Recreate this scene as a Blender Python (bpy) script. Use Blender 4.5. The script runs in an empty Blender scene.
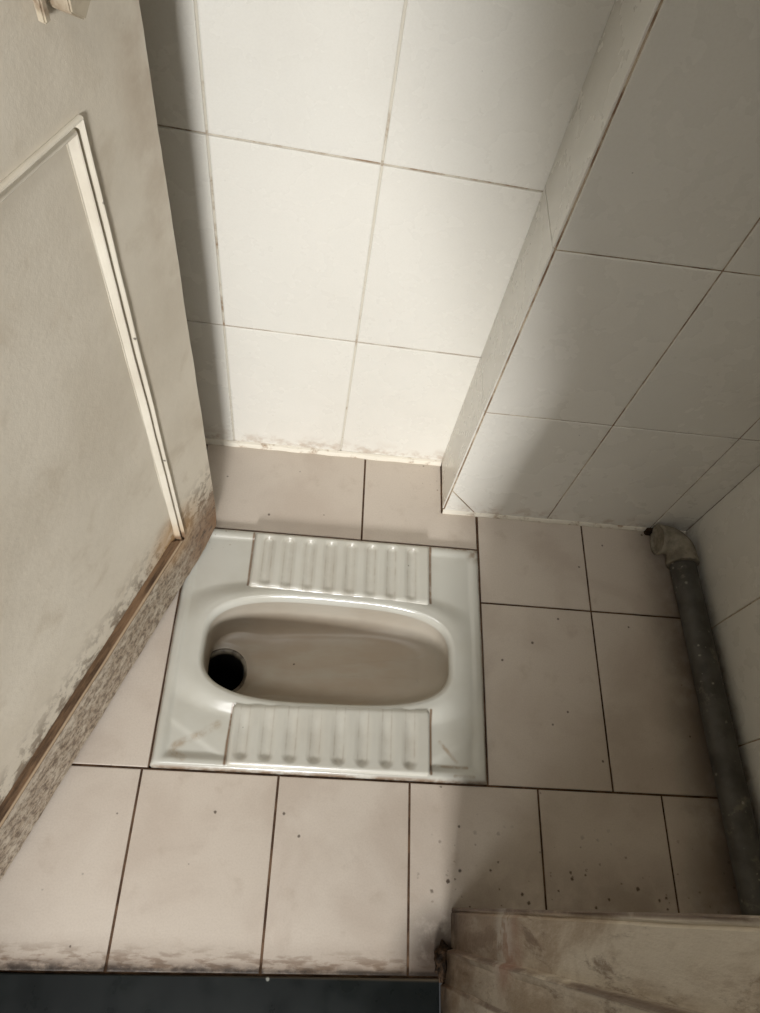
import bpy, bmesh, math, random
from mathutils import Vector, Matrix, noise
random.seed(7)
sc = bpy.context.scene
COL = sc.collection
PI = math.pi

# ------------------------------------------------------------------ camera
cam_data = bpy.data.cameras.new('camera')
cam_data.sensor_fit = 'VERTICAL'
cam_data.sensor_height = 24.0
cam_data.lens = 24.0 * 715.73 / 1013.0
cam_data.clip_start = 0.02
cam = bpy.data.objects.new('camera', cam_data)
COL.objects.link(cam)
cam.location = (0.2117, -0.1684, 1.1532)
cam.rotation_euler = tuple(math.radians(a) for a in (28.9625, -7.3138, 1.7602))
sc.camera = cam

# ------------------------------------------------------------------ world and daylight
w = bpy.data.worlds.new('world'); sc.world = w; w.use_nodes = True
bg = w.node_tree.nodes['Background']
bg.inputs[0].default_value = (0.98, 0.98, 1.0, 1)
bg.inputs[1].default_value = 0.05

def area(name, loc, aim, sx, sy, power, col):
    d = bpy.data.lights.new(name, 'AREA'); d.shape = 'RECTANGLE'; d.size = sx; d.size_y = sy
    d.energy = power; d.color = col
    o = bpy.data.objects.new(name, d); COL.objects.link(o)
    o.location = loc
    o.rotation_euler = (Vector(aim) - Vector(loc)).to_track_quat('-Z', 'Y').to_euler()
    return o
# daylight reaching the cubicle through its open doorway
area('daylight', (0.17, -3.60, 1.55), (0.25, 0.55, 0.3), 0.54, 0.60, 152, (1.0, 0.998, 0.99))
# wide sky seen steeply over the door head
area('skylight', (-0.10, -1.95, 4.3), (0.3, 0.4, 0.1), 2.3, 0.9, 86, (1.0, 0.995, 0.975))

sc.view_settings.view_transform = 'Standard'
sc.view_settings.look = 'None'
sc.view_settings.gamma = 1.0
sc.view_settings.use_curve_mapping = False
sc.view_settings.exposure = 0.03

# ------------------------------------------------------------------ material helpers
def lin(r, g, b):
    f = lambda c: (c/255/12.92) if c/255 <= .04045 else ((c/255+.055)/1.055)**2.4
    return (f(r), f(g), f(b), 1)

class NT:
    def __init__(s, name, rough=.4, spec=.5):
        s.m = bpy.data.materials.new(name); s.m.use_nodes = True
        s.t = s.m.node_tree; s.b = s.t.nodes['Principled BSDF']
        s.b.inputs['Roughness'].default_value = rough
        s.b.inputs['Specular IOR Level'].default_value = spec
        tc = s.n('ShaderNodeTexCoord'); s.co = tc.outputs['Object']
        sp = s.n('ShaderNodeSeparateXYZ'); s.l(s.co, sp.inputs[0]); s.x, s.y, s.z = sp.outputs
    def n(s, t): return s.t.nodes.new(t)
    def l(s, a, b): s.t.links.new(a, b)
    def put(s, v, sock):
        if isinstance(v, (int, float)): sock.default_value = v
        elif isinstance(v, tuple): sock.default_value = v
        else: s.l(v, sock)
    def math(s, op, a, b=None, c=None, clamp=False):
        n = s.n('ShaderNodeMath'); n.operation = op; n.use_clamp = clamp
        for i, v in enumerate((a, b, c)):
            if v is not None: s.put(v, n.inputs[i])
        return n.outputs[0]
    def mul(s, *a):
        r = a[0]
        for v in a[1:]: r = s.math('MULTIPLY', r, v)
        return r
    def ramp(s, v, a, b, lo=0., hi=1.):      # smooth step from a to b
        n = s.n('ShaderNodeMapRange'); n.interpolation_type = 'SMOOTHSTEP'
        s.put(v, n.inputs[0]); n.inputs[1].default_value = a; n.inputs[2].default_value = b
        n.inputs[3].default_value = lo; n.inputs[4].default_value = hi
        return n.outputs[0]
    def scale(s, k):
        n = s.n('ShaderNodeVectorMath'); n.operation = 'MULTIPLY'
        s.l(s.co, n.inputs[0]); n.inputs[1].default_value = k; return n.outputs[0]
    def noise(s, sc_, det=4., rough=.55, vec=None, dist=0.):
        n = s.n('ShaderNodeTexNoise'); n.inputs['Scale'].default_value = sc_
        n.inputs['Detail'].default_value = det; n.inputs['Roughness'].default_value = rough
        n.inputs['Distortion'].default_value = dist
        s.l(vec or s.co, n.inputs['Vector']); return n.outputs[0]
    def specks(s, sc_, prob, size, vec=None):
        n = s.n('ShaderNodeTexVoronoi'); n.inputs['Scale'].default_value = sc_
        s.l(vec or s.co, n.inputs['Vector'])
        sep = s.n('ShaderNodeSeparateColor'); s.l(n.outputs['Color'], sep.inputs[0])
        d = s.math('SUBTRACT', n.outputs['Distance'], s.math('MULTIPLY', sep.outputs[1], size*.6))
        d = s.math('ADD', d, s.math('MULTIPLY', s.noise(sc_*5, 2), size*.9))
        return s.mul(s.ramp(d, size*.9, size*.35), s.math('LESS_THAN', sep.outputs[0], prob))
    def near(s, px, py, rad, ax='xy'):       # soft spot round a point of the object
        A = {'x': s.x, 'y': s.y, 'z': s.z}
        a = s.math('SUBTRACT', A[ax[0]], px); b = s.math('SUBTRACT', A[ax[1]], py)
        d = s.math('SQRT', s.math('ADD', s.mul(a, a), s.mul(b, b)))
        return s.ramp(d, rad, rad*.2)
    def mix(s, f, a, b):
        n = s.n('ShaderNodeMix'); n.data_type = 'RGBA'
        s.put(f, n.inputs[0]); s.put(a, n.inputs[6]); s.put(b, n.inputs[7]); return n.outputs[2]
    def attr(s, name):
        n = s.n('ShaderNodeAttribute'); n.attribute_name = name; return n.outputs['Fac']
    def base(s, v): s.put(v, s.b.inputs['Base Color'])
    def rough(s, v): s.put(v, s.b.inputs['Roughness'])
    def bump(s, h, strength=.3, dist=.002):
        n = s.n('ShaderNodeBump'); n.inputs['Strength'].default_value = strength; n.inputs['Distance'].default_value = dist
        s.l(h, n.inputs['Height']); s.l(n.outputs[0], s.b.inputs['Normal'])
    def uneven(s, h, dist=.01, strength=1.): s.bump(h, strength, dist)

def maximum(m, *a):
    r = a[0]
    for v in a[1:]: r = m.math('MAXIMUM', r, v)
    return r

# wall tiles: glazed off-white
def wall_tile(name, c1, c2):
    m = NT(name, .28)
    tone = m.attr('tone')
    c = m.mix(m.mul(tone, .6), c1, c2)
    c = m.mix(m.ramp(m.noise(6, 5, .5), .4, .8, 0, .22), c, lin(206, 200, 188))
    c = m.mix(m.ramp(m.noise(420, 2), .3, .8, 0, .10), c, lin(190, 182, 168))
    c = m.mix(m.mul(m.specks(26, .16, .05), .75), c, lin(92, 76, 60))
    low = m.mul(m.ramp(m.z, .06, 0), m.ramp(m.noise(45, 5), .45, .7))
    c = m.mix(m.mul(low, .6), c, lin(150, 118, 86))
    m.base(c)
    m.rough(m.ramp(m.noise(14, 4), .3, .8, .22, .36))
    m.bump(m.noise(7, 2), .12, .006)
    return m.m
M = {}
M['wall_tile'] = wall_tile('glazed_wall_tile', lin(226, 223, 214), lin(231, 227, 217))
def grout(name, light, dark, lo, hi, sc_=16, rows=None):
    m = NT(name, .85, .2)
    c = m.mix(m.ramp(m.noise(sc_, 5, .65), lo, hi), light, dark)
    if rows:                              # dirt settles in the level joints
        f = None
        for zr in rows:
            zz = m.math('SUBTRACT', m.math('ADD', m.z, m.math('MULTIPLY', m.math('SUBTRACT', m.x, .26), .04*min(1, zr/.6))), zr)
            g = m.ramp(m.math('ABSOLUTE', zz), .0045, .0025); f = g if f is None else m.math('MAXIMUM', f, g)
        c = m.mix(m.mul(f, m.ramp(m.noise(20, 5, .7), .44, .62, .12, .85)), c, lin(136, 108, 80))
    m.base(c)
    m.bump(m.noise(300, 3), .5, .001)
    return m.m
M['wall_grout'] = grout('stained_wall_grout', lin(206, 200, 186), lin(140, 112, 84), .52, .70, 18, (.3144, .6199, .926))
M['column_grout'] = grout('dark_wall_grout', lin(196, 180, 156), lin(128, 102, 78), .4, .6, 22)
M['floor_grout'] = grout('dirty_floor_grout', lin(112, 88, 68), lin(70, 52, 40), .35, .6, 20)
M['bead'] = grout('white_grout_bead', lin(228, 221, 206), lin(150, 120, 90), .5, .72, 40)

# floor tiles: pinkish beige, specked, dirty by the sill
m = NT('beige_floor_tile', .42, .45)
c = m.mix(m.attr('tone'), lin(198, 186, 172), lin(207, 196, 183))
c = m.mix(m.ramp(m.noise(7, 4, .55, None, .5), .42, .68, 0, .7), c, lin(188, 174, 160))
c = m.mix(m.ramp(m.noise(400, 2), .3, .8, 0, .15), c, lin(150, 134, 116))
c = m.mix(m.ramp(m.noise(24, 5, .6), .55, .8, 0, .35), c, lin(160, 142, 124))
band = m.mul(m.ramp(m.y, -.212, -.246), m.ramp(m.noise(26, 5, .6, m.scale((1, 3.5, 1))), .36, .62))
band2 = m.mul(m.ramp(m.y, -.205, -.24), .3)
band3 = m.mul(m.ramp(m.y, -.222, -.254), .75)
c = m.mix(m.mul(maximum(m, band, band2, band3), .85), c, lin(104, 79, 56))
crust = m.mul(m.ramp(m.y, -.238, -.2515), m.ramp(m.noise(55, 6, .7, m.scale((.6, 1, 1))), .36, .6))
c = m.mix(m.mul(crust, .9), c, lin(52, 38, 28))
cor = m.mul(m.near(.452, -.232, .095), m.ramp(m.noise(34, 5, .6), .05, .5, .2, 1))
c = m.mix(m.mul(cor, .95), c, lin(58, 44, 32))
bk = m.mul(m.near(.452, .56, .09), m.specks(150, .5, .3))
c = m.mix(m.mul(bk, .75), c, lin(110, 82, 60))
fr = m.mul(m.ramp(m.y, -.03, -.13), m.ramp(m.x, .38, .46), m.specks(90, .34, .34))
fd = m.mul(m.ramp(m.y, -.06, -.16), m.ramp(m.x, .42, .52), m.ramp(m.noise(15, 5, .6), .25, .65))
c = m.mix(m.mul(fd, .45), c, lin(110, 88, 68))
c = m.mix(m.mul(fr, .9), c, lin(70, 52, 38))
c = m.mix(m.mul(m.specks(38, .34, .12), .85), c, lin(74, 60, 48))
c = m.mix(m.mul(m.specks(17, .22, .07), .9), c, lin(52, 40, 32))
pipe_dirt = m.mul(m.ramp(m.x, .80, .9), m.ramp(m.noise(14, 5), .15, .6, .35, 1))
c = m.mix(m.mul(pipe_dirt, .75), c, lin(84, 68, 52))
m.base(c); m.rough(m.ramp(m.noise(12, 4), .3, .7, .34, .52)); m.bump(m.noise(60, 4), .15, .002)
M['floor_tile'] = m.m

# pan ceramic
m = NT('vitreous_pan_glaze', .16, .5)
c = m.mix(m.ramp(m.noise(11, 4), .4, .7, 0, .6), lin(196, 194, 184), lin(185, 181, 168))
c = m.mix(m.mul(m.specks(42, .12, .1), .9), c, lin(50, 40, 32))
def stroke(m, pts, wd):
    out = None
    for (ax, ay), (bx, by) in zip(pts, pts[1:]):
        L2 = (bx-ax)**2+(by-ay)**2
        px = m.math('SUBTRACT', m.x, ax); py = m.math('SUBTRACT', m.y, ay)
        t = m.math('DIVIDE', m.math('ADD', m.mul(px, bx-ax), m.mul(py, by-ay)), L2, clamp=True)
        dx = m.math('SUBTRACT', px, m.mul(t, bx-ax)); dy = m.math('SUBTRACT', py, m.mul(t, by-ay))
        d = m.math('SQRT', m.math('ADD', m.mul(dx, dx), m.mul(dy, dy)))
        f = m.ramp(d, wd, wd*.15)
        out = f if out is None else m.math('MAXIMUM', out, f)
    return out
wob = m.ramp(m.noise(45, 5, .65), .3, .62, .05, 1)
st = maximum(m, stroke(m, [(.100, .068), (.078, .053), (.043, .036), (.037, .024), (.055, .017)], .009),
             stroke(m, [(.447, .060), (.474, .032)], .005), stroke(m, [(.436, .024), (.490, .024)], .004),
             stroke(m, [(.500, .010), (.470, .010)], .004))
c = m.mix(m.mul(st, wob, .6), c, lin(150, 126, 98))
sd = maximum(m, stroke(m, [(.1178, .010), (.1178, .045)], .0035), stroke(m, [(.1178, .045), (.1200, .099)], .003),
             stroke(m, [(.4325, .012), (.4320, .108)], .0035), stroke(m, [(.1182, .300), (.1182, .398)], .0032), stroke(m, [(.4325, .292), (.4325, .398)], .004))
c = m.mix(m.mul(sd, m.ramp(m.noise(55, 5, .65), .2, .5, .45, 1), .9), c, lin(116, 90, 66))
edge = maximum(m, m.mul(m.near(.521, .395, .03), .9), m.mul(m.ramp(m.y, .392, .402), m.ramp(m.x, .425, .435), .8),
               m.mul(m.near(.06, .385, .045), m.specks(120, .5, .3)))
c = m.mix(m.mul(edge, wob), c, lin(122, 96, 70))
dx = m.math('SUBTRACT', .2570, m.math('ABSOLUTE', m.math('SUBTRACT', m.x, .2655)))
dy = m.math('SUBTRACT', .2015, m.math('ABSOLUTE', m.math('SUBTRACT', m.y, .2030)))
dd = m.math('MINIMUM', dx, dy)
c = m.mix(m.mul(m.ramp(dd, .0065, .0), m.ramp(m.noise(32, 5, .65), .3, .58, .2, 1), .9), c, lin(112, 86, 62))
M['pan'] = m.m; m.base(c); m.bump(m.noise(18, 3), .08, .003)
# footrest glaze with grime in the grooves (a geometric attribute marks the groove floors)
m = NT('ribbed_footrest_glaze', .18, .5)
c = m.mix(m.ramp(m.noise(13, 4), .4, .7, 0, .5), lin(198, 195, 184), lin(188, 182, 169))
c = m.mix(m.mul(m.attr('grime'), m.ramp(m.noise(40, 5, .65), .35, .68, .1, 1), .5), c, lin(140, 120, 98))
c = m.mix(m.mul(m.specks(36, .14, .1), .9), c, lin(46, 36, 28))
m.base(c); M['footrest'] = m.m
# bowl, browned along its floor
m = NT('stained_bowl_glaze', .4, .4)
c = m.mix(m.ramp(m.noise(9, 3), .35, .7), lin(174, 166, 152), lin(166, 156, 141))
brown = m.mul(m.ramp(m.z, -.035, -.07), m.ramp(m.noise(16, 5, .6, m.scale((.6, 2., 1))), .3, .62, .25, 1))
c = m.mix(m.mul(brown, .45), c, lin(160, 138, 114))
c = m.mix(m.mul(m.specks(34, .1, .09), .9), c, lin(58, 44, 34))
m.base(c); M['bowl'] = m.m
m = NT('black_drain_throat', .35, .4); m.base(lin(34, 32, 29)); M['throat'] = m.m
m = NT('grey_drain_ring', .4, .4); m.base(m.mix(m.ramp(m.noise(60, 4), .4, .6), lin(128, 120, 106), lin(84, 76, 64))); M['ring'] = m.m

# old paint on the door and frame
def paint(name, kind):
    m = NT(name, .5, .4)
    c = m.mix(m.ramp(m.noise(5, 5, .6), .35, .68), lin(220, 211, 194), lin(208, 198, 180))
    c = m.mix(m.ramp(m.noise(16, 6, .65, None, .4), .52, .74, 0, .45), c, lin(186, 172, 150))
    c = m.mix(m.mul(m.specks(30, .26, .085), .85), c, lin(84, 72, 60))
    fib = m.noise(60, 6, .7, m.scale((1, 1, .25)) if kind == 'jamb' else m.scale((.5, 1, 1)))
    if kind == 'door':
        rail = m.mul(m.ramp(m.z, .15, .11), m.ramp(m.noise(38, 7, .72), .32, .58, .25, 1))
        c = m.mix(m.mul(rail, .75), c, lin(150, 130, 108))
        c = m.mix(m.mul(rail, m.ramp(m.noise(95, 6, .75), .44, .58), .9), c, lin(88, 70, 54))
        above = m.mul(m.ramp(m.z, .25, .155), m.ramp(m.z, .12, .14), m.ramp(m.noise(34, 8, .75, None, .3), .46, .56))
        c = m.mix(m.mul(above, .85), c, lin(104, 86, 68))
        rot = m.mul(m.ramp(m.x, .44, .56), m.ramp(m.z, .21, .05), m.ramp(m.noise(26, 6, .7), .18, .52))
        c = m.mix(m.mul(rot, .9), c, lin(132, 100, 72))
        c = m.mix(m.mul(rot, m.ramp(m.noise(70, 5, .7), .52, .64)), c, lin(70, 52, 38))
        rust = m.mul(m.near(.485, .165, .085, 'xz'), m.ramp(m.noise(20, 4), .2, .55, .4, 1))
        c = m.mix(m.mul(rust, .7), c, lin(182, 138, 84))
        edge = m.mul(m.ramp(m.x, .535, .575), m.ramp(m.z, .45, .8), m.ramp(m.noise(13, 5, .65), .35, .6))
        c = m.mix(m.mul(edge, .4), c, lin(158, 134, 108))
    else:
        c = m.mix(m.ramp(m.noise(13, 8, .72, m.scale((1, 1, .3)), .5), .40, .60, .15, .85), c, lin(156, 135, 110))
        c = m.mix(m.ramp(m.noise(22, 8, .75, m.scale((1, 1, .22)), .4), .52, .62, 0, .8), c, lin(116, 94, 72))
        low = m.mul(m.ramp(m.z, .42, .05), m.ramp(m.noise(16, 7, .7, m.scale((1, 1, .3))), .25, .58, .35, 1))
        c = m.mix(m.mul(low, .9), c, lin(98, 77, 57))
        c = m.mix(m.mul(m.ramp(m.z, .09, 0), m.ramp(m.noise(40, 6), .3, .6, .2, 1), .9), c, lin(52, 38, 28))
        for ya, wd in ((-.2190, .0035), (-.1675, .004), (-.2585, .003)):
            ar = m.mul(m.ramp(m.math('ABSOLUTE', m.math('SUBTRACT', m.y, ya)), wd, wd*.2), m.ramp(m.noise(14, 6, .7, m.scale((1, 1, .5))), .34, .54))
            c = m.mix(m.mul(ar, .85), c, lin(84, 62, 46))
        c = m.mix(m.mul(m.near(-.206, .30, .055, 'yz'), m.ramp(m.noise(22, 4), .25, .6), .6), c, lin(148, 100, 78))
        c = m.mix(m.mul(m.near(-.195, .27, .05, 'yz'), m.ramp(m.noise(34, 4), .45, .55), .5), c, lin(206, 202, 194))
    m.base(c)
    m.bump(m.math('ADD', m.noise(34, 6, .65), m.math('MULTIPLY', fib, .6)), .16 if kind == 'door' else .4, .004)
    return m
M['door_paint'] = paint('aged_cream_door_paint', 'door').m
M['jamb_paint'] = paint('aged_cream_frame_paint', 'jamb').m
# glossier mouldings
m = NT('glossy_moulding_paint', .45, .4)
c = m.mix(m.ramp(m.noise(14, 5), .35, .7), lin(218, 211, 195), lin(206, 197, 180))
c = m.mix(m.mul(m.ramp(m.z, .24, .13), m.ramp(m.noise(24, 4), .3, .6, .4, 1), .85), c, lin(190, 156, 110))
low = m.mul(m.ramp(m.z, .172, .158), m.ramp(m.noise(30, 6, .7), .22, .5, .55, 1))
c = m.mix(low, c, lin(134, 108, 84))
c = m.mix(m.mul(m.specks(60, .16, .16), .85), c, lin(72, 60, 48))
m.base(c); m.bump(m.noise(40, 5), .3, .002); M['moulding'] = m.m
m = NT('bare_wood_groove', .7, .2)
def zone(z0, z1): return m.mul(m.ramp(m.z, z0, z0+.002), m.ramp(m.z, z1, z1-.002))
mid = m.mul(maximum(m, zone(.1285, .1350), zone(.1470, .1535)), m.ramp(m.noise(18, 6, .7, m.scale((.5, 1, 1))), .3, .55, .35, 1))
m.base(m.mix(mid, m.mix(m.ramp(m.noise(40, 6, .7, m.scale((.25, 1, 1))), .35, .65), lin(120, 94, 70), lin(66, 50, 37)), lin(168, 146, 120)))
m.bump(m.noise(60, 5), .5, .003); M['groove'] = m.m
m = NT('rotten_wood', .9, .1)
m.base(m.mix(m.ramp(m.noise(80, 5, .7), .35, .65), lin(66, 50, 36), lin(24, 19, 15)))
m.bump(m.noise(150, 5), .8, .004); M['rot'] = m.m
m = NT('rusty_latch_iron', .6, .4)
m.base(m.mix(m.ramp(m.noise(60, 5), .42, .72), lin(186, 174, 152), lin(120, 96, 74))); M['latch'] = m.m
# slate sill
m = NT('dark_slate', .45, .18)
c = m.mix(m.ramp(m.noise(8, 5), .35, .7), lin(13, 17, 17), lin(22, 26, 25))
c = m.mix(m.mul(m.specks(24, .12, .08), .8), c, lin(150, 150, 142))
c = m.mix(m.mul(m.ramp(m.y, -.258, -.252), .45), c, lin(120, 104, 84))
m.base(c); m.rough(m.ramp(m.noise(20, 4), .3, .7, .25, .45)); M['slate'] = m.m
# grey waste pipe
m = NT('grey_waste_pipe_plastic', .45, .4)
c = m.mix(m.ramp(m.noise(20, 5, .6), .35, .7), lin(88, 86, 80), lin(66, 63, 57))
c = m.mix(m.mul(m.specks(90, .4, .3), m.ramp(m.noise(9, 3), .38, .55), .9), c, lin(168, 162, 148))
c = m.mix(m.mul(m.ramp(m.noise(32, 5, .7), .56, .7), .5), c, lin(140, 132, 116))
m.base(c); m.bump(m.noise(120, 4), .3, .001); M['pipe'] = m.m
m = NT('dusty_grey_elbow_plastic', .6, .3)
c = m.mix(m.ramp(m.noise(40, 5, .65), .35, .65), lin(150, 142, 126), lin(112, 104, 90))
m.base(c); m.bump(m.noise(150, 4), .4, .001); M['elbow'] = m.m
m = NT('ceiling_plaster', .9, .1); m.base(m.mix(m.noise(6, 4), lin(206, 200, 188), lin(196, 190, 178))); M['plaster'] = m.m

# ------------------------------------------------------------------ mesh helpers
def link(name, bm, mats, parent=None, smooth=False, normals=True):
    if normals: bmesh.ops.recalc_face_normals(bm, faces=bm.faces[:])
    me = bpy.data.meshes.new(name); bm.to_mesh(me); bm.free()
    for m in (mats if isinstance(mats, (list, tuple)) else [mats]): me.materials.append(m)
    if smooth:
        for p in me.polygons: p.use_smooth = True
    o = bpy.data.objects.new(name, me); COL.objects.link(o)
    if parent: o.parent = parent
    return o
def struct(o, label=None, cat=None):
    o['kind'] = 'structure'
    if label: o['label'] = label
    if cat: o['category'] = cat
    return o
def tag(o, label, cat):
    o['label'] = label; o['category'] = cat; return o
def box(bm, x0, x1, y0, y1, z0, z1, mat=0):
    v = [bm.verts.new(p) for p in ((x0,y0,z0),(x1,y0,z0),(x1,y1,z0),(x0,y1,z0),(x0,y0,z1),(x1,y0,z1),(x1,y1,z1),(x0,y1,z1))]
    for f in ((3,2,1,0),(4,5,6,7),(0,1,5,4),(1,2,6,5),(2,3,7,6),(3,0,4,7)):
        fc = bm.faces.new([v[i] for i in f]); fc.material_index = mat
    return v
def inset_poly(poly, d):
    n = len(poly); out = []
    area2 = sum(poly[i][0]*poly[(i+1)%n][1]-poly[(i+1)%n][0]*poly[i][1] for i in range(n))
    sg = 1 if area2 > 0 else -1
    for i in range(n):
        p0, p1, p2 = Vector(poly[i-1]), Vector(poly[i]), Vector(poly[(i+1)%n])
        a = (p1-p0).normalized(); b = (p2-p1).normalized()
        na = Vector((-a.y, a.x))*sg; nb = Vector((-b.y, b.x))*sg
        k = (na+nb)/max(1e-6, 1+na.dot(nb))
        out.append(p1+k*d)
    return out
def tiles(bm, tone, polys, mp, gap=.003, h=.0015, sink=.002, bev=.0012, tilt=.0004, mat=0):
    """each polygon becomes one raised tile with softened edges"""
    for poly in polys:
        g = gap
        r0 = inset_poly(poly, g/2); r1 = inset_poly(poly, g/2+bev*.35); r2 = inset_poly(poly, g/2+bev*1.6)
        tx, ty = random.uniform(-tilt, tilt)*4, random.uniform(-tilt, tilt)*4
        cx = sum(p[0] for p in poly)/len(poly); cy = sum(p[1] for p in poly)/len(poly)
        hh = lambda p, z: z+(p[0]-cx)*tx+(p[1]-cy)*ty
        rings = [[bm.verts.new(mp(p[0], p[1], -sink-.001)) for p in r0],
                 [bm.verts.new(mp(p[0], p[1], hh(p, h-bev*.7))) for p in r0],
                 [bm.verts.new(mp(p[0], p[1], hh(p, h-bev*.2))) for p in r1],
                 [bm.verts.new(mp(p[0], p[1], hh(p, h))) for p in r2]]
        t = random.random(); n = len(poly); fs = []
        for a, b in zip(rings, rings[1:]):
            for i in range(n): fs.append(bm.faces.new((a[i], a[(i+1)%n], b[(i+1)%n], b[i])))
        fs.append(bm.faces.new(rings[-1]))
        for f in fs: f.material_index = mat
        for r in rings:
            for v in r: v[tone] = t
def grid_polys(us, vs): return [[(u0,v0),(u1,v0),(u1,v1),(u0,v1)] for u0,u1 in zip(us,us[1:]) for v0,v1 in zip(vs,vs[1:])]
def new_tiled():
    bm = bmesh.new(); return bm, bm.verts.layers.float.new('tone')

# ------------------------------------------------------------------ the room
XL, XR, YW, YB, BX, YF, HC = -.24, .934, .590, .4806, .4576, -.2515, 2.45
YI = -.172                                   # room side of the front wall
ROWS = [.008, .3144, .6199, .9260, 1.232, 1.538, 1.844, 2.15, HC]

# back wall
bm, tn = new_tiled()
box(bm, XL-.1, BX, YW, YW+.1, -.08, HC, 1)
mp = lambda u, v, h: (u, YW-.0005-h, v+.04*(.26-u)*min(1, v/.6)*(1 if v < 1.3 else 0))
us = [XL, -.143, .0585, .2595, BX]
tiles(bm, tn, grid_polys(us, ROWS), mp, gap=.003, h=.002)
struct(link('wall_back', bm, [M['wall_tile'], M['wall_grout']], normals=True), 'white glazed tile wall behind the squat toilet', 'wall')

# boxed-in column: side face and front face
bm, tn = new_tiled()
box(bm, BX+.0005, XR+.1, YB+.0005, YW+.1, -.08, HC, 1)
mpf = lambda u, v, h: (u, YB-h, v)
RB = [.008, .3125, .6196, .9260, 1.232, 1.538, 1.844, 2.15, HC]
U = [BX+.001, .6573, .8612, XR]
polys = [p for p in grid_polys(U, RB) if not (abs(p[0][0]-U[0])<1e-6 and abs(p[0][1]-RB[0])<1e-6)]
a, b = U[0], U[1]; z0, z1 = RB[0], RB[1]
polys += [[(a, z0), (a+.058, z0), (a, z0+.072)], [(a+.058, z0), (b, z0), (b, z1), (a, z1), (a, z0+.072)]]
tiles(bm, tn, polys, mpf, gap=.0024, h=.0012)
mps = lambda u, v, h: (BX-h, u, v)
tiles(bm, tn, grid_polys([YB+.001, YW], RB), mps, gap=.002, h=.002)
struct(link('column', bm, [M['wall_tile'], M['column_grout']]), 'boxed-in tiled column standing out of the back wall', 'wall')

# right wall
bm, tn = new_tiled()
for v in box(bm, XR+.0005, XR+.1, -.36, YB, -.08, HC, 1): v.co.x += .025*(YB-v.co.y)
mpr = lambda u, v, h: (XR-h+.025*(YB-u), u, v)
tiles(bm, tn, grid_polys([-.36, -.327, -.124, .079, .2815, YB], [.004, .31, .62, .926, 1.232, 1.538, 1.844, 2.15, HC]), mpr, gap=.0024, h=.0012)
struct(link('wall_right', bm, [M['wall_tile'], M['column_grout']]), 'tiled side wall beside the grey waste pipe', 'wall')
# left wall, behind the door
bm, tn = new_tiled()
box(bm, XL-.1, XL-.0005, -.36, YW, -.08, HC, 1)
mpl = lambda u, v, h: (XL+h, u, v)
tiles(bm, tn, grid_polys([-.36, -.22, -.02, .18, .38, YW], ROWS), mpl, gap=.003, h=.002)
struct(link('wall_left', bm, [M['wall_tile'], M['wall_grout']]), 'tiled side wall behind the open door', 'wall')
# front wall round the doorway
bm = bmesh.new()
box(bm, .522, XR, -.34, YI, -.08, HC)
box(bm, XL, .522, -.34, YI, 2.08, HC)
struct(link('wall_front', bm, M['plaster']))
# added unseen slab outside, slanted edge shaped to shade back wall and column
bm = bmesh.new()
pf = [(.640, -.08), (.640, .10), (.504, .41), (.428, .60), (.335, .847), (.280, .995), (.225, 1.15), (.225, 1.35), (1.0, 1.35), (1.0, -.08)]
va = [bm.verts.new((x, -.50, z)) for x, z in pf]; vb = [bm.verts.new((x, -.58, z)) for x, z in pf]
bm.faces.new(va); bm.faces.new(vb)
for i in range(len(pf)): bm.faces.new((va[i], va[(i+1) % len(pf)], vb[(i+1) % len(pf)], vb[i]))
struct(link('shade_slab_outside', bm, M['plaster']))
bm = bmesh.new(); box(bm, XL-.1, XR+.1, -.36, YW+.1, HC, HC+.1)
struct(link('ceiling', bm, M['plaster']))

# floor: grout bed with a hole for the pan, tiles laid round it
PX0, PX1, PY0, PY1 = .0085, .5225, .0015, .4045
bm, tn = new_tiled()
for r in ((XL, PX0-.001, YF-.006, YW), (PX1+.001, XR+.03, YF, YB), (PX0-.001, PX1+.001, YF-.006, PY0-.001), (PX0-.001, PX1+.001, PY1+.001, YW)):
    box(bm, r[0], r[1], r[2], r[3], -.08, -.0022, 1)
mpz = lambda u, v, h: (u, v, h-.0015)
P = []
for p in grid_polys([XL, -.2, -.0015, .2003, .4008, .604, .807, XR+.025], [YF, 0]):
    P.append([(u, v+(.0100*(u-.44) if v < -.1 else 0)) for u, v in p])
P += [[(XL,0),(.0075,0),(.0075,.306),(XL,.306)], [(XL,.306),(.0075,.306),(.0075,YW),(XL,YW)]]
P += [[(.0085,.4065),(.3085,.4065),(.3085,.586),(.0085,.586)], [(.3085,.4065),(.5225,.4065),(.5225,.4785),(BX-.001,.4785),(BX-.001,.586),(.3085,.586)]]
P += [[(.524,0),(.7275,0),(.7265,.304),(.524,.304)], [(.524,.304),(.7265,.304),(.7270,.4785),(.524,.4785)]]
P += [[(.7275,0),(XR+.02,0),(XR+.02,.304),(.7265,.304)], [(.7265,.304),(XR+.02,.304),(XR,.4785),(.7270,.4785)]]
tiles(bm, tn, P, mpz, gap=.0034, h=.0015, sink=.003, bev=.001, tilt=.0002)
struct(link('floor', bm, [M['floor_tile'], M['floor_grout']]), 'beige tiled floor round the squat toilet', 'floor')

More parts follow.
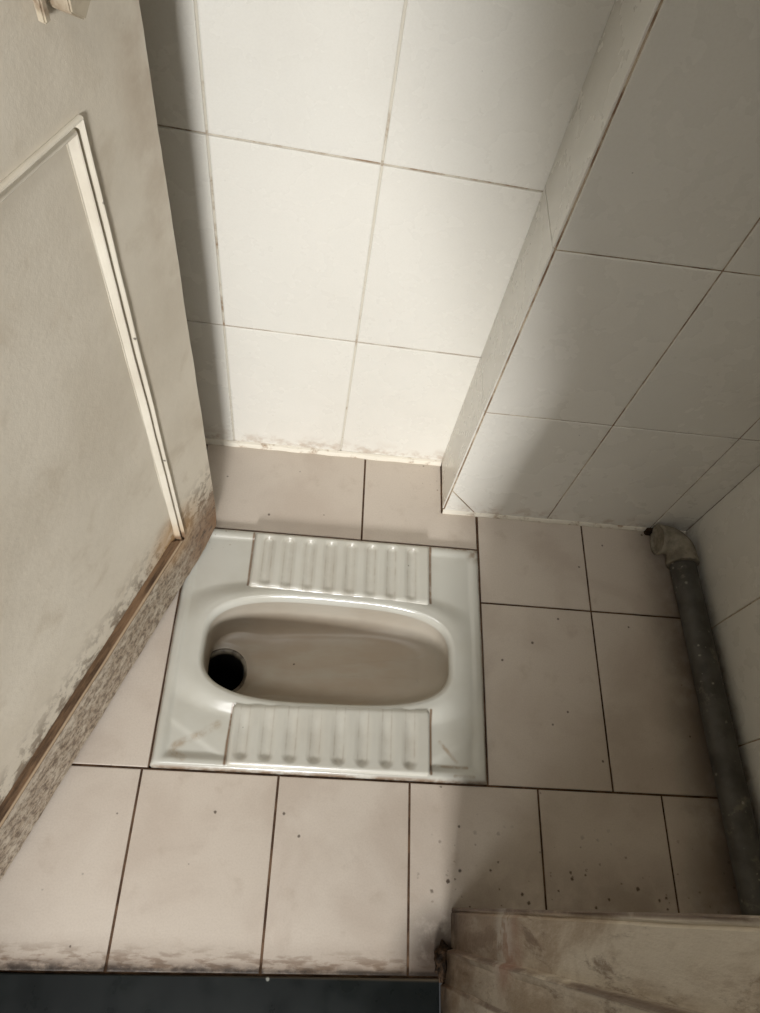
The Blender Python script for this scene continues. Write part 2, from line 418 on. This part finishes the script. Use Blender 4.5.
# grout beads where wall tiles meet the floor
def bead(name, pts, r, nrm_h):
    bm = bmesh.new(); n = 60; rows = []
    (x0, y0), (x1, y1) = pts
    for i in range(n+1):
        t = i/n; x = x0+(x1-x0)*t; y = y0+(y1-y0)*t
        k = 1+.22*noise.noise((x*30, y*30, 3))
        row = [(x, y, -.001), (x+nrm_h[0]*r*k, y+nrm_h[1]*r*k, -.001), (x+nrm_h[0]*r*k, y+nrm_h[1]*r*k, .003),
               (x+nrm_h[0]*r*.55*k, y+nrm_h[1]*r*.55*k, .008), (x, y, .0095)]
        rows.append([bm.verts.new(p) for p in row])
    for a, b in zip(rows, rows[1:]):
        for i in range(5): bm.faces.new((a[i], a[(i+1)%5], b[(i+1)%5], b[i]))
    bm.faces.new(rows[0]); bm.faces.new(rows[-1][::-1])
    return struct(link(name, bm, M['bead']))
bead('trim_1', [(XL, YW-.002), (BX-.002, YW-.002)], .0075, (0, -1))
bead('trim_2', [(BX, YB-.0005), (XR, YB-.0005)], .004, (0, -1))

# slate sill across the doorway
bm = bmesh.new()
for v in box(bm, -.172, .4435, -.56, YF-.001, -.06, .004):
    if v.co.y > -.4: v.co.y += .0100*(v.co.x-.44)
bmesh.ops.bevel(bm, geom=[e for e in bm.edges], offset=.0015, segments=2, affect='EDGES', profile=.6)
struct(link('trim_3', bm, M['slate']), 'dark slate sill across the doorway', 'sill')

# door frame: two posts and a head, each a stepped section
def jamb(name, prof, z0, z1, seed):
    bm = bmesh.new(); n = 60; rings = []
    for i in range(n+1):
        t = (i/n)**1.5; z = z0+(z1-z0)*t; r = []
        for j, (x, y) in enumerate(prof):
            wv = .0011*noise.noise((j*1.7+seed, z*9, 0))+.0006*noise.noise((j*3.1, z*40, seed))
            r.append(bm.verts.new((x+wv, y+wv*.7, z)))
        rings.append(r)
    k = len(prof)
    for a, b in zip(rings, rings[1:]):
        for i in range(k): bm.faces.new((a[i], a[(i+1)%k], b[(i+1)%k], b[i]))
    bm.faces.new(rings[0]); bm.faces.new(rings[-1])
    return link(name, bm, M['jamb_paint'])
fr = struct(bpy.data.objects.new('door_frame', None), 'weathered cream wooden door frame with a stepped rebate', 'door frame'); COL.objects.link(fr)
fr.location = (.48, -.2, 0)
inv = Matrix.Translation((-.48, .2, 0))
RP = [(.4655,-.1665),(.4635,-.1675),(.4635,-.1705),(.4648,-.1722),(.4622,-.1745),(.4610,-.2165),(.4530,-.2190),(.4515,-.2205),(.4520,-.2270),(.4495,-.2570),(.4462,-.2600),(.4455,-.3000),(.4455,-.345),(.521,-.345),(.521,-.1665)]
LP = [(-.2385,-.200),(-.188,-.200),(-.186,-.238),(-.176,-.241),(-.174,-.345),(-.2385,-.345)]
j1 = jamb('post', RP, .0005, 2.03, 1.3); j1.parent = fr; j1.matrix_parent_inverse = inv
j2 = jamb('post', LP, .0005, 2.03, 5.7); j2.parent = fr; j2.matrix_parent_inverse = inv
bm = bmesh.new(); box(bm, -.2385, .521, -.345, -.241, 2.0305, 2.079); box(bm, -.2385, .521, -.2405, -.1665, 2.045, 2.079)
hd = link('head', bm, M['jamb_paint']); hd.parent = fr; hd.matrix_parent_inverse = inv
# rotten foot of the right post
bm = bmesh.new()
bmesh.ops.create_icosphere(bm, subdivisions=4, radius=1)
for v in bm.verts:
    p = v.co.copy(); k = 1+.35*noise.noise(p*2.2)+.18*noise.noise(p*6)
    v.co = Vector((.4505+p.x*.0125*k, -.2335+p.y*.022*k, max(.0008, .008+p.z*.011*k)))
rt = link('rotten_foot', bm, M['rot'], smooth=True); rt.parent = fr; rt.matrix_parent_inverse = inv
rt['label'] = 'black crumbling foot of the post'

# ------------------------------------------------------------------ the door, opened inwards
ang = math.radians(69.2)
door = bpy.data.objects.new('door_1', None); COL.objects.link(door)
struct(door, 'cream painted panel door standing open against the left side', 'door')
door.location = (-.155, -.153, 0); door.rotation_euler = (0, 0, ang)
# local frame: x along the leaf, -y towards the viewer, z up
TH, W0, W1, ZB, ZT = .036, -.018, .593, .0135, 1.99
mo_l, mo_r, mo_b, mo_t = .032, .5025, .140, .8185      # lower panel, centre lines of its moulding
up_b, up_t = 1.03, 1.86
def rail_mesh():
    bm = bmesh.new()
    # front skin as a fine grid with the bottom edge worn; openings left for the panels
    def cell(x0, x1, z0, z1, nx, nz):
        g = []
        for i in range(nx+1):
            col = []
            for k in range(nz+1):
                x = x0+(x1-x0)*i/nx; z = z0+(z1-z0)*k/nz
                dz = 0; dx = 0
                if k == 0 and z0 == ZB: dz = .0035+.0035*noise.noise((x*28, 0, 2))+.003*noise.noise((x*90, 1, 2))+ (.016*max(0, (x-.545)/.05) if x > .545 else 0)
                if i == nx and x1 == W1: dx = -.0012*abs(noise.noise((0, z*30, 4)))-(.007*max(0, 1-z/.09)*(1+noise.noise((1, z*60, 1))) if z < .09 else 0)
                wv = .0008*noise.noise((x*14, z*14, 7))
                col.append((bm.verts.new((x+dx, wv, z+dz)), bm.verts.new((x+dx, TH+wv, z+dz))))
            g.append(col)
        for i in range(nx):
            for k in range(nz):
                a, b, c, d = g[i][k], g[i+1][k], g[i+1][k+1], g[i][k+1]
                bm.faces.new((a[0], b[0], c[0], d[0])); bm.faces.new((d[1], c[1], b[1], a[1]))
        per = [g[i][0] for i in range(nx+1)]+[g[nx][k] for k in range(1, nz+1)]+[g[i][nz] for i in range(nx-1, -1, -1)]+[g[0][k] for k in range(nz-1, 0, -1)]
        for p, q in zip(per, per[1:]+per[:1]): bm.faces.new((p[0], p[1], q[1], q[0]))
    cell(W0, mo_l, ZB, ZT, 8, 90); cell(mo_r, W1, ZB, ZT, 10, 120)
    cell(mo_l, mo_r, ZB, mo_b, 60, 12); cell(mo_l, mo_r, mo_t, up_b, 30, 14); cell(mo_l, mo_r, up_t, ZT, 30, 8)
    return bm
link('leaf_frame', rail_mesh(), M['door_paint'], door, normals=True)
def panel(name, x0, x1, z0, z1):
    bm = bmesh.new(); nx, nz = 24, 40; g = []
    for i in range(nx+1):
        g.append([bm.verts.new((x0+(x1-x0)*i/nx, .004+.0012*noise.noise((x0+(x1-x0)*i/nx*7, (z0+(z1-z0)*k/nz)*7, 3)), z0+(z1-z0)*k/nz)) for k in range(nz+1)])
    for i in range(nx):
        for k in range(nz): bm.faces.new((g[i][k], g[i+1][k], g[i+1][k+1], g[i][k+1]))
    r = bmesh.ops.extrude_face_region(bm, geom=bm.faces[:])
    for e in r['geom']:
        if isinstance(e, bmesh.types.BMVert): e.co.y = .026
    return link(name, bm, M['door_paint'], door, smooth=False)
panel('panel', mo_l+.0008, mo_r-.0008, mo_b+.0008, mo_t-.0008)
panel('panel', mo_l+.0008, mo_r-.0008, up_b+.0008, up_t-.0008)
# moulding: an ogee swept round each panel with mitred corners
def moulding(x0, x1, z0, z1, prof):
    out = []
    corners = [(x0, z0), (x1, z0), (x1, z1), (x0, z1)]
    cx, cz = (x0+x1)/2, (z0+z1)/2
    for e in range(4):
        a, b = corners[e], corners[(e+1) % 4]
        bm = bmesh.new(); n = 40; rows = []
        for i in range(n+1):
            t = i/n; row = []
            for (d, h) in prof:           # d: offset inwards from the opening, h: height towards the viewer
                ax = a[0]+math.copysign(d, cx-a[0]); az = a[1]+math.copysign(d, cz-a[1])
                bx = b[0]+math.copysign(d, cx-b[0]); bz = b[1]+math.copysign(d, cz-b[1])
                x = ax+(bx-ax)*t; z = az+(bz-az)*t
                wv = .0007*noise.noise((x*22, z*22, d*300))
                row.append(bm.verts.new((x, -h+wv, z)))
            rows.append(row)
        k = len(prof)
        for p, q in zip(rows, rows[1:]):
            for i in range(k): bm.faces.new((p[i], p[(i+1) % k], q[(i+1) % k], q[i]))
        bm.faces.new(rows[0]); bm.faces.new(rows[-1])
        out.append((e, bm))
    return out
PROF = [(-0.0004, -0.0008), (-0.0002, 0.0022), (0.0007, 0.0042), (0.0017, 0.0046), (0.0026, 0.0038), (0.0044, -0.0014), (0.0056, -0.0018), (0.0074, -0.0016), (0.0081, 0.0016), (0.009, 0.0028), (0.01, 0.0024), (0.0112, 0.0008), (0.0139, -0.0034), (0.0152, -0.0037), (0.0152, -0.0045)]
LOWP = [(-.014, -.0005), (-.0135, .003), (-.010, .0052), (-.006, .003), (-.0040, .0008), (.0015, .0004), (.0030, .0032), (.0070, .0055), (.0110, .0050), (.0140, .0010), (.0165, -.0015), (.0200, -.0005), (.0240, -.0032), (.0250, -.0037), (.0250, -.0045)]
for e, bm in moulding(mo_l, mo_r, mo_b, mo_t, PROF):
    if e == 0: bm.free(); continue
    link('moulding', bm, M['moulding'], door, smooth=False)
for e, bm in moulding(mo_l, mo_r, mo_b, mo_t, LOWP):
    if e == 0:
        o = link('moulding', bm, M['groove'], door); o['label'] = 'bare brown weathered bottom moulding'
    else: bm.free()
for e, bm in moulding(mo_l, mo_r, up_b, up_t, PROF): link('moulding', bm, M['moulding'], door, smooth=False)
# painted-over latch
bm = bmesh.new()
box(bm, .478, .562, -.003, .0005, .915, .985)
box(bm, .484, .490, -.009, -.0028, .888, .975)
lt = [(.496, .893), (.508, .884), (.524, .902), (.538, .892), (.552, .892), (.552, .945), (.496, .945)]
f0 = [bm.verts.new((x, -.0032, z)) for x, z in lt]; f1 = [bm.verts.new((x, -.020, z)) for x, z in lt]
for i in range(len(lt)): bm.faces.new((f0[i], f0[(i+1) % len(lt)], f1[(i+1) % len(lt)], f1[i]))
bm.faces.new(f0); bm.faces.new(f1)
bmesh.ops.bevel(bm, geom=bm.edges[:], offset=.0012, segments=2, affect='EDGES')
o = link('latch', bm, M['latch'], door); o['label'] = 'rusty iron latch thick with old paint'

# ------------------------------------------------------------------ squat toilet
pan = bpy.data.objects.new('squat_toilet', None); COL.objects.link(pan)
tag(pan, 'white ceramic squat toilet pan with ribbed footrests set into the tiled floor', 'toilet')
pan.location = (0, 0, 0)
N = 384
BCX0, BCX1 = .150, .384            # centres of the end arcs
BL, BR, BYC = .0915, .0840, .1945  # end radii, centre line
def contour(th, off=0.):
    """rim of the bowl (a slightly tapering stadium), grown by off; th in [0, 2pi)"""
    c, s = math.cos(th), math.sin(th)
    # superellipse-like stadium by support of a tapered capsule
    cx, hx = (.0540+.4735)/2, (.4735-.0540)/2
    hy = .0925
    n = 3.1
    r = (abs(c/hx)**n+abs(s/hy)**n)**(-1/n)
    x, y = cx+r*c, BYC+r*s
    y += -.004*(x-cx)/hx*s
    return x, y
def normals_of(pts):
    out = []
    k = len(pts)
    for i in range(k):
        a, b = pts[i-1], pts[(i+1) % k]
        d = Vector((b[0]-a[0], b[1]-a[1])).normalized(); out.append((d.y, -d.x))
    return out
# angles chosen so points spread evenly along the rim
raw = [contour(2*PI*i/4000) for i in range(4000)]
acc = [0]
for i in range(1, 4001):
    p, q = raw[i-1], raw[i % 4000]; acc.append(acc[-1]+math.hypot(q[0]-p[0], q[1]-p[1]))
ths = []; j = 0
for i in range(N):
    tgt = acc[-1]*i/N
    while acc[j+1] < tgt: j += 1
    ths.append(2*PI*j/4000)
rim = [contour(t) for t in ths]
rn = normals_of(rim)
def rect_hit(x, y, cx, cy):
    dx, dy = x-cx, y-cy; t = 1e9
    for d, lo, hi, o in ((dx, PX0, PX1, cx), (dy, PY0, PY1, cy)):
        if d > 1e-9: t = min(t, (hi-o)/d)
        if d < -1e-9: t = min(t, (lo-o)/d)
    return cx+dx*t, cy+dy*t
def sstep(x, a, b):
    t = min(1, max(0, (x-a)/(b-a))); return t*t*(3-2*t)
FX0, FX1 = .120, .4305
FB0, FB1, FF0, FF1 = .2915, .3985, .0075, .1030
def rimdist(x, y):
    cx, hx, hy = .26375, .20975, .0925
    yy = (y-BYC)
    d = (abs((x-cx)/hx)**3.1+abs(yy/hy)**3.1)**(1/3.1)
    return max(0, (d-1))*hy*1.05
def deck_h(x, y):
    e = min(x-PX0, PX1-x, y-PY0, PY1-y)
    d = rimdist(x, y)
    h = .0062
    h += .0035*(1-sstep(e, .012, .022))              # raised outer lip
    h += .0075*(1-sstep(d, .004, .030))              # swelling round the bowl
    for (ax, sx) in ((.026, 1), (PX1-.018, -1)):     # sunk corner pockets at the near side
        px = (x-ax)*sx; py = y-.020
        if px > -.01 and py > -.01:
            k = sstep(px, 0, .006)*sstep(py, 0, .006)*(1-sstep(px*.62+py, .048, .058))
            h -= .0016*k
    if e < .009: h -= .0095*(1-math.sqrt(max(0, 1-((.009-e)/.009)**2)))
    return h
bm = bmesh.new()
K = 46; rings = []
cc = (.264, BYC)
for k in range(K+1):
    t = (k/K); ring = []
    for i in range(N):
        x0, y0 = rim[i]
        # outer target: same direction, with corner pinning
        X, Y = rect_hit(x0+rn[i][0]*.001, y0+rn[i][1]*.001, x0, y0) if False else rect_hit(x0, y0, *cc)
        x = x0+(X-x0)*t; y = y0+(Y-y0)*t
        h = deck_h(x, y)
        ring.append(bm.verts.new((x, y, h)))
    rings.append(ring)
last = []
for i in range(N):
    v = rings[-1][i].co; last.append(bm.verts.new((v.x, v.y, -.03)))
rings.append(last)
# inner rolled edge
lip = []
for (off, dz) in ((.0020, -.0005), (.0040, -.0019), (.0058, -.0042), (.0073, -.0075), (.0082, -.0115), (.0085, -.0160)):
    lip.append([bm.verts.new((rim[i][0]-rn[i][0]*off, rim[i][1]-rn[i][1]*off, .0137+dz)) for i in range(N)])
allr = lip[::-1]+rings
for a, b in zip(allr, allr[1:]):
    for i in range(N): bm.faces.new((a[i], b[i], b[(i+1) % N], a[(i+1) % N]))
# pin ring points exactly to the corners
link('deck', bm, M['pan'], pan, smooth=True)

# bowl
HX, HY, HR = .0855, .1830, .0415
def floor_z(x): return -.062-.050*sstep(x, .44, .09)
bm = bmesh.new(); rows = []
S = 40
hole = []
base = [(rim[i][0]-rn[i][0]*.0083, rim[i][1]-rn[i][1]*.0083) for i in range(N)]
inn = []
for i in range(N):
    x, y = base[i]; nx, ny = rn[i]
    right = sstep(x, .10, .46)
    lft = 1-sstep(x, .07, .17)
    inset = (.012+.034*right*abs(nx)+.020*abs(ny))*(1-lft)-.003*lft*abs(nx)+.006*lft*abs(ny)
    inn.append((x-nx*inset, y-ny*inset))
for i in range(N):
    a = math.atan2(inn[i][1]-HY, inn[i][0]-HX)
    hole.append((HX+HR*math.cos(a), HY+HR*math.sin(a)))
for k in range(S+1):
    t = k/S; row = []
    for i in range(N):
        if t <= .5:
            u = t/.5                       # down the wall, rounding into the floor
            f = math.sin(u*PI/2); g = 1-math.cos(u*PI/2)
            x = base[i][0]+(inn[i][0]-base[i][0])*g; y = base[i][1]+(inn[i][1]-base[i][1])*g
            z = -.0015+(floor_z(inn[i][0])+.006+.0015)*f
        else:
            u = (t-.5)/.5
            x = inn[i][0]+(hole[i][0]-inn[i][0])*u; y = inn[i][1]+(hole[i][1]-inn[i][1])*u
            z = floor_z(x)+.006*(1-u)**3
            r = math.hypot(x-HX, y-HY)
            z -= .004*(1-sstep(r, HR, HR+.012))
        row.append(bm.verts.new((x, y, z)))
    rows.append(row)
for a, b in zip(rows, rows[1:]):
    for i in range(N): bm.faces.new((a[i], a[(i+1) % N], b[(i+1) % N], b[i]))
bowl = link('bowl', bm, M['bowl'], pan, smooth=True, normals=False)
# drain: grey ring and black throat
def lathe(bm, cx, cy, prof, n=64, mat=0):
    rs = [[bm.verts.new((cx+r*math.cos(2*PI*i/n), cy+r*math.sin(2*PI*i/n), z)) for i in range(n)] for r, z in prof]
    for a, b in zip(rs, rs[1:]):
        for i in range(n):
            f = bm.faces.new((a[i], a[(i+1) % n], b[(i+1) % n], b[i])); f.material_index = mat
    return rs
zf = floor_z(HX)-.004
bm = bmesh.new()
lathe(bm, HX, HY, [(HR+.003, zf-.002), (HR+.001, zf+.0015), (HR-.003, zf+.001), (HR-.0055, zf-.003), (HR-.006, zf-.012), (HR-.0035, zf-.014), (HR-.003, zf-.02)])
link('drain_ring', bm, M['ring'], pan, smooth=True)
bm = bmesh.new()
rs = lathe(bm, HX, HY, [(HR-.0062, zf-.010), (HR-.007, zf-.03), (HR-.007, zf-.20)])
bm.faces.new(rs[-1])
link('drain_throat', bm, M['throat'], pan, smooth=True)

# footrests
def footrest(y0, y1, back):
    bm = bmesh.new(); gl = bm.verts.layers.float.new('grime')
    nx, ny = 300, 84; g = []
    xs = [FX0+(FX1-FX0)*i/nx for i in range(nx+1)]
    cen = [.1455+.0361*k for k in range(8)] if back else [.1405+.0368*k for k in range(8)]
    for i, x in enumerate(xs):
        col = []
        for k in range(ny+1):
            s_ = (x-FX0)/(FX1-FX0)
            ya = y0+(.004-.010*s_ if back else 0); yb = y1+(0 if back else -.0025+.0095*s_)
            y = ya+(yb-ya)*k/ny
            outer = (yb-y) if back else (y-ya)          # distance to the outer edge
            inner = (y-ya) if back else (yb-y)          # distance to the bowl side
            H = .0168
            e = min(x-FX0, FX1-x)
            R = .006
            edge = 0
            ex = max(0, R-e); eo = max(0, R-outer); ei = max(0, .010-inner)/.010*R
            q = min(R, math.sqrt(ex*ex+eo*eo+ei*ei))
            h = H-(R-math.sqrt(max(0, R*R-q*q)))*1.35
            gr = 0
            for c0 in cen:
                a0 = .017 if back else .0205            # rounded outer end of the groove
                if outer > a0: d = abs(x-c0)
                else: d = math.hypot(x-c0, outer-a0)
                wv = .0150
                v = 1-sstep(d, 0, wv)
                gr = max(gr, v)
                if .35 < d/wv < 1.15: pass
            # groove depth fades at the bowl side
            h -= .0054*gr*(sstep(inner, .0, .016) if back else .12+.88*sstep(inner, .0, .045))
            vv = bm.verts.new((x, y, h))
            side = 0
            for c0 in cen:
                d = abs(x-c0) if outer > (.017 if back else .0205) else math.hypot(x-c0, outer-(.017 if back else .0205))
                side = max(side, max(0, 1-abs(d-.0072)/.0018))
            endg = (1-sstep(abs(outer-(.0105 if back else .0125)), .002, .008))*gr*(0 if back else .8)
            vv[gl] = min(1, max(.85*side, gr*.2, endg, 1-sstep(e, .0005, .003)))
            col.append(vv)
        g.append(col)
    for i in range(nx):
        for k in range(ny): bm.faces.new((g[i][k], g[i+1][k], g[i+1][k+1], g[i][k+1]))
    per = [g[i][0] for i in range(nx+1)]+[g[nx][k] for k in range(1, ny+1)]+[g[i][ny] for i in range(nx-1, -1, -1)]+[g[0][k] for k in range(ny-1, 0, -1)]
    low = []
    for p in per:
        q = bm.verts.new((p.co.x, p.co.y, .003)); q[gl] = 1.; low.append(q)
    for i in range(len(per)): bm.faces.new((per[i], low[i], low[(i+1) % len(per)], per[(i+1) % len(per)]))
    return link('footrest', bm, M['footrest'], pan, smooth=True, normals=True)
footrest(FB0, FB1, True)
footrest(FF0, FF1, False)

# ------------------------------------------------------------------ waste pipe along the right wall
wp = bpy.data.objects.new('waste_pipe', None); COL.objects.link(wp)
tag(wp, 'dusty grey plastic waste pipe with an elbow, lying along the right wall', 'pipe')
PXC, PZC, PR = .9040, .0255, .0232
def tube(bm, path, rad, n=40, cap=True):
    rs = []
    for i, p in enumerate(path):
        p = Vector(p); a = Vector(path[max(0, i-1)]); b = Vector(path[min(len(path)-1, i+1)])
        t = (b-a).normalized(); up = Vector((0, 0, 1)); s = t.cross(up).normalized(); u = s.cross(t)
        r = rad[i] if isinstance(rad, (list, tuple)) else rad
        rs.append([bm.verts.new(p+(s*math.cos(2*PI*k/n)+u*math.sin(2*PI*k/n))*r) for k in range(n)])
    for a, b in zip(rs, rs[1:]):
        for k in range(n): bm.faces.new((a[k], a[(k+1) % n], b[(k+1) % n], b[k]))
    if cap: bm.faces.new(rs[0]); bm.faces.new(rs[-1])
    return rs
bm = bmesh.new()
tube(bm, [(PXC+.0006*math.sin(y*9)+.026*(.36-y), y, PZC) for y in [YI+.0015+(.408-YI)*i/40 for i in range(41)]], PR)
pp = link('pipe', bm, M['pipe'], wp, smooth=True)
ER = .0270
bm = bmesh.new()
bend = [(PXC-.002, .398, PZC+.003), (PXC-.002, .405, PZC+.003)]
for i in range(13):
    a = i/12*PI/2; r = .030
    bend.append((PXC-.002-r+r*math.cos(a), .416+r*math.sin(a), PZC+.003))
bend += [(PXC-.002-.034, .446, PZC+.003), (PXC-.002-.042, .446, PZC+.003)]
rad = [ER+.0015, ER+.0015]+[ER]*13+[ER+.001, ER+.002]
rs = tube(bm, bend, rad, cap=False)
# open socket end, with its wall thickness and a plug set inside
endc = Vector(bend[-1]); n = 40
def ringat(x, r): return [bm.verts.new((x, endc.y+r*math.cos(-2*PI*k/n+0), endc.z+r*math.sin(2*PI*k/n))) for k in range(n)]
bm.faces.new(rs[0])
r_out = rs[-1]
r_in = []; r_deep = []
for v in r_out:
    d = (v.co-endc); r_in.append(bm.verts.new(endc+d*.82+Vector((-.0005, 0, 0)))); r_deep.append(bm.verts.new(endc+d*.80+Vector((.004, 0, 0))))
for k in range(n):
    bm.faces.new((r_out[k], r_out[(k+1) % n], r_in[(k+1) % n], r_in[k])); bm.faces.new((r_in[k], r_in[(k+1) % n], r_deep[(k+1) % n], r_deep[k]))
bm.faces.new(r_deep)
link('elbow', bm, M['elbow'], wp, smooth=False)
for p in wp.children:
    if p.name.startswith('elbow'):
        for f in p.data.polygons: f.use_smooth = len(f.vertices) == 4

bm = bmesh.new(); box(bm, .850, .868, .4665, .4765, .001, .018)
bmesh.ops.bevel(bm, geom=bm.edges[:], offset=.002, segments=2, affect='EDGES')
o = link('clip', bm, M['rot'], wp); o['label'] = 'dark block fixed behind the elbow'
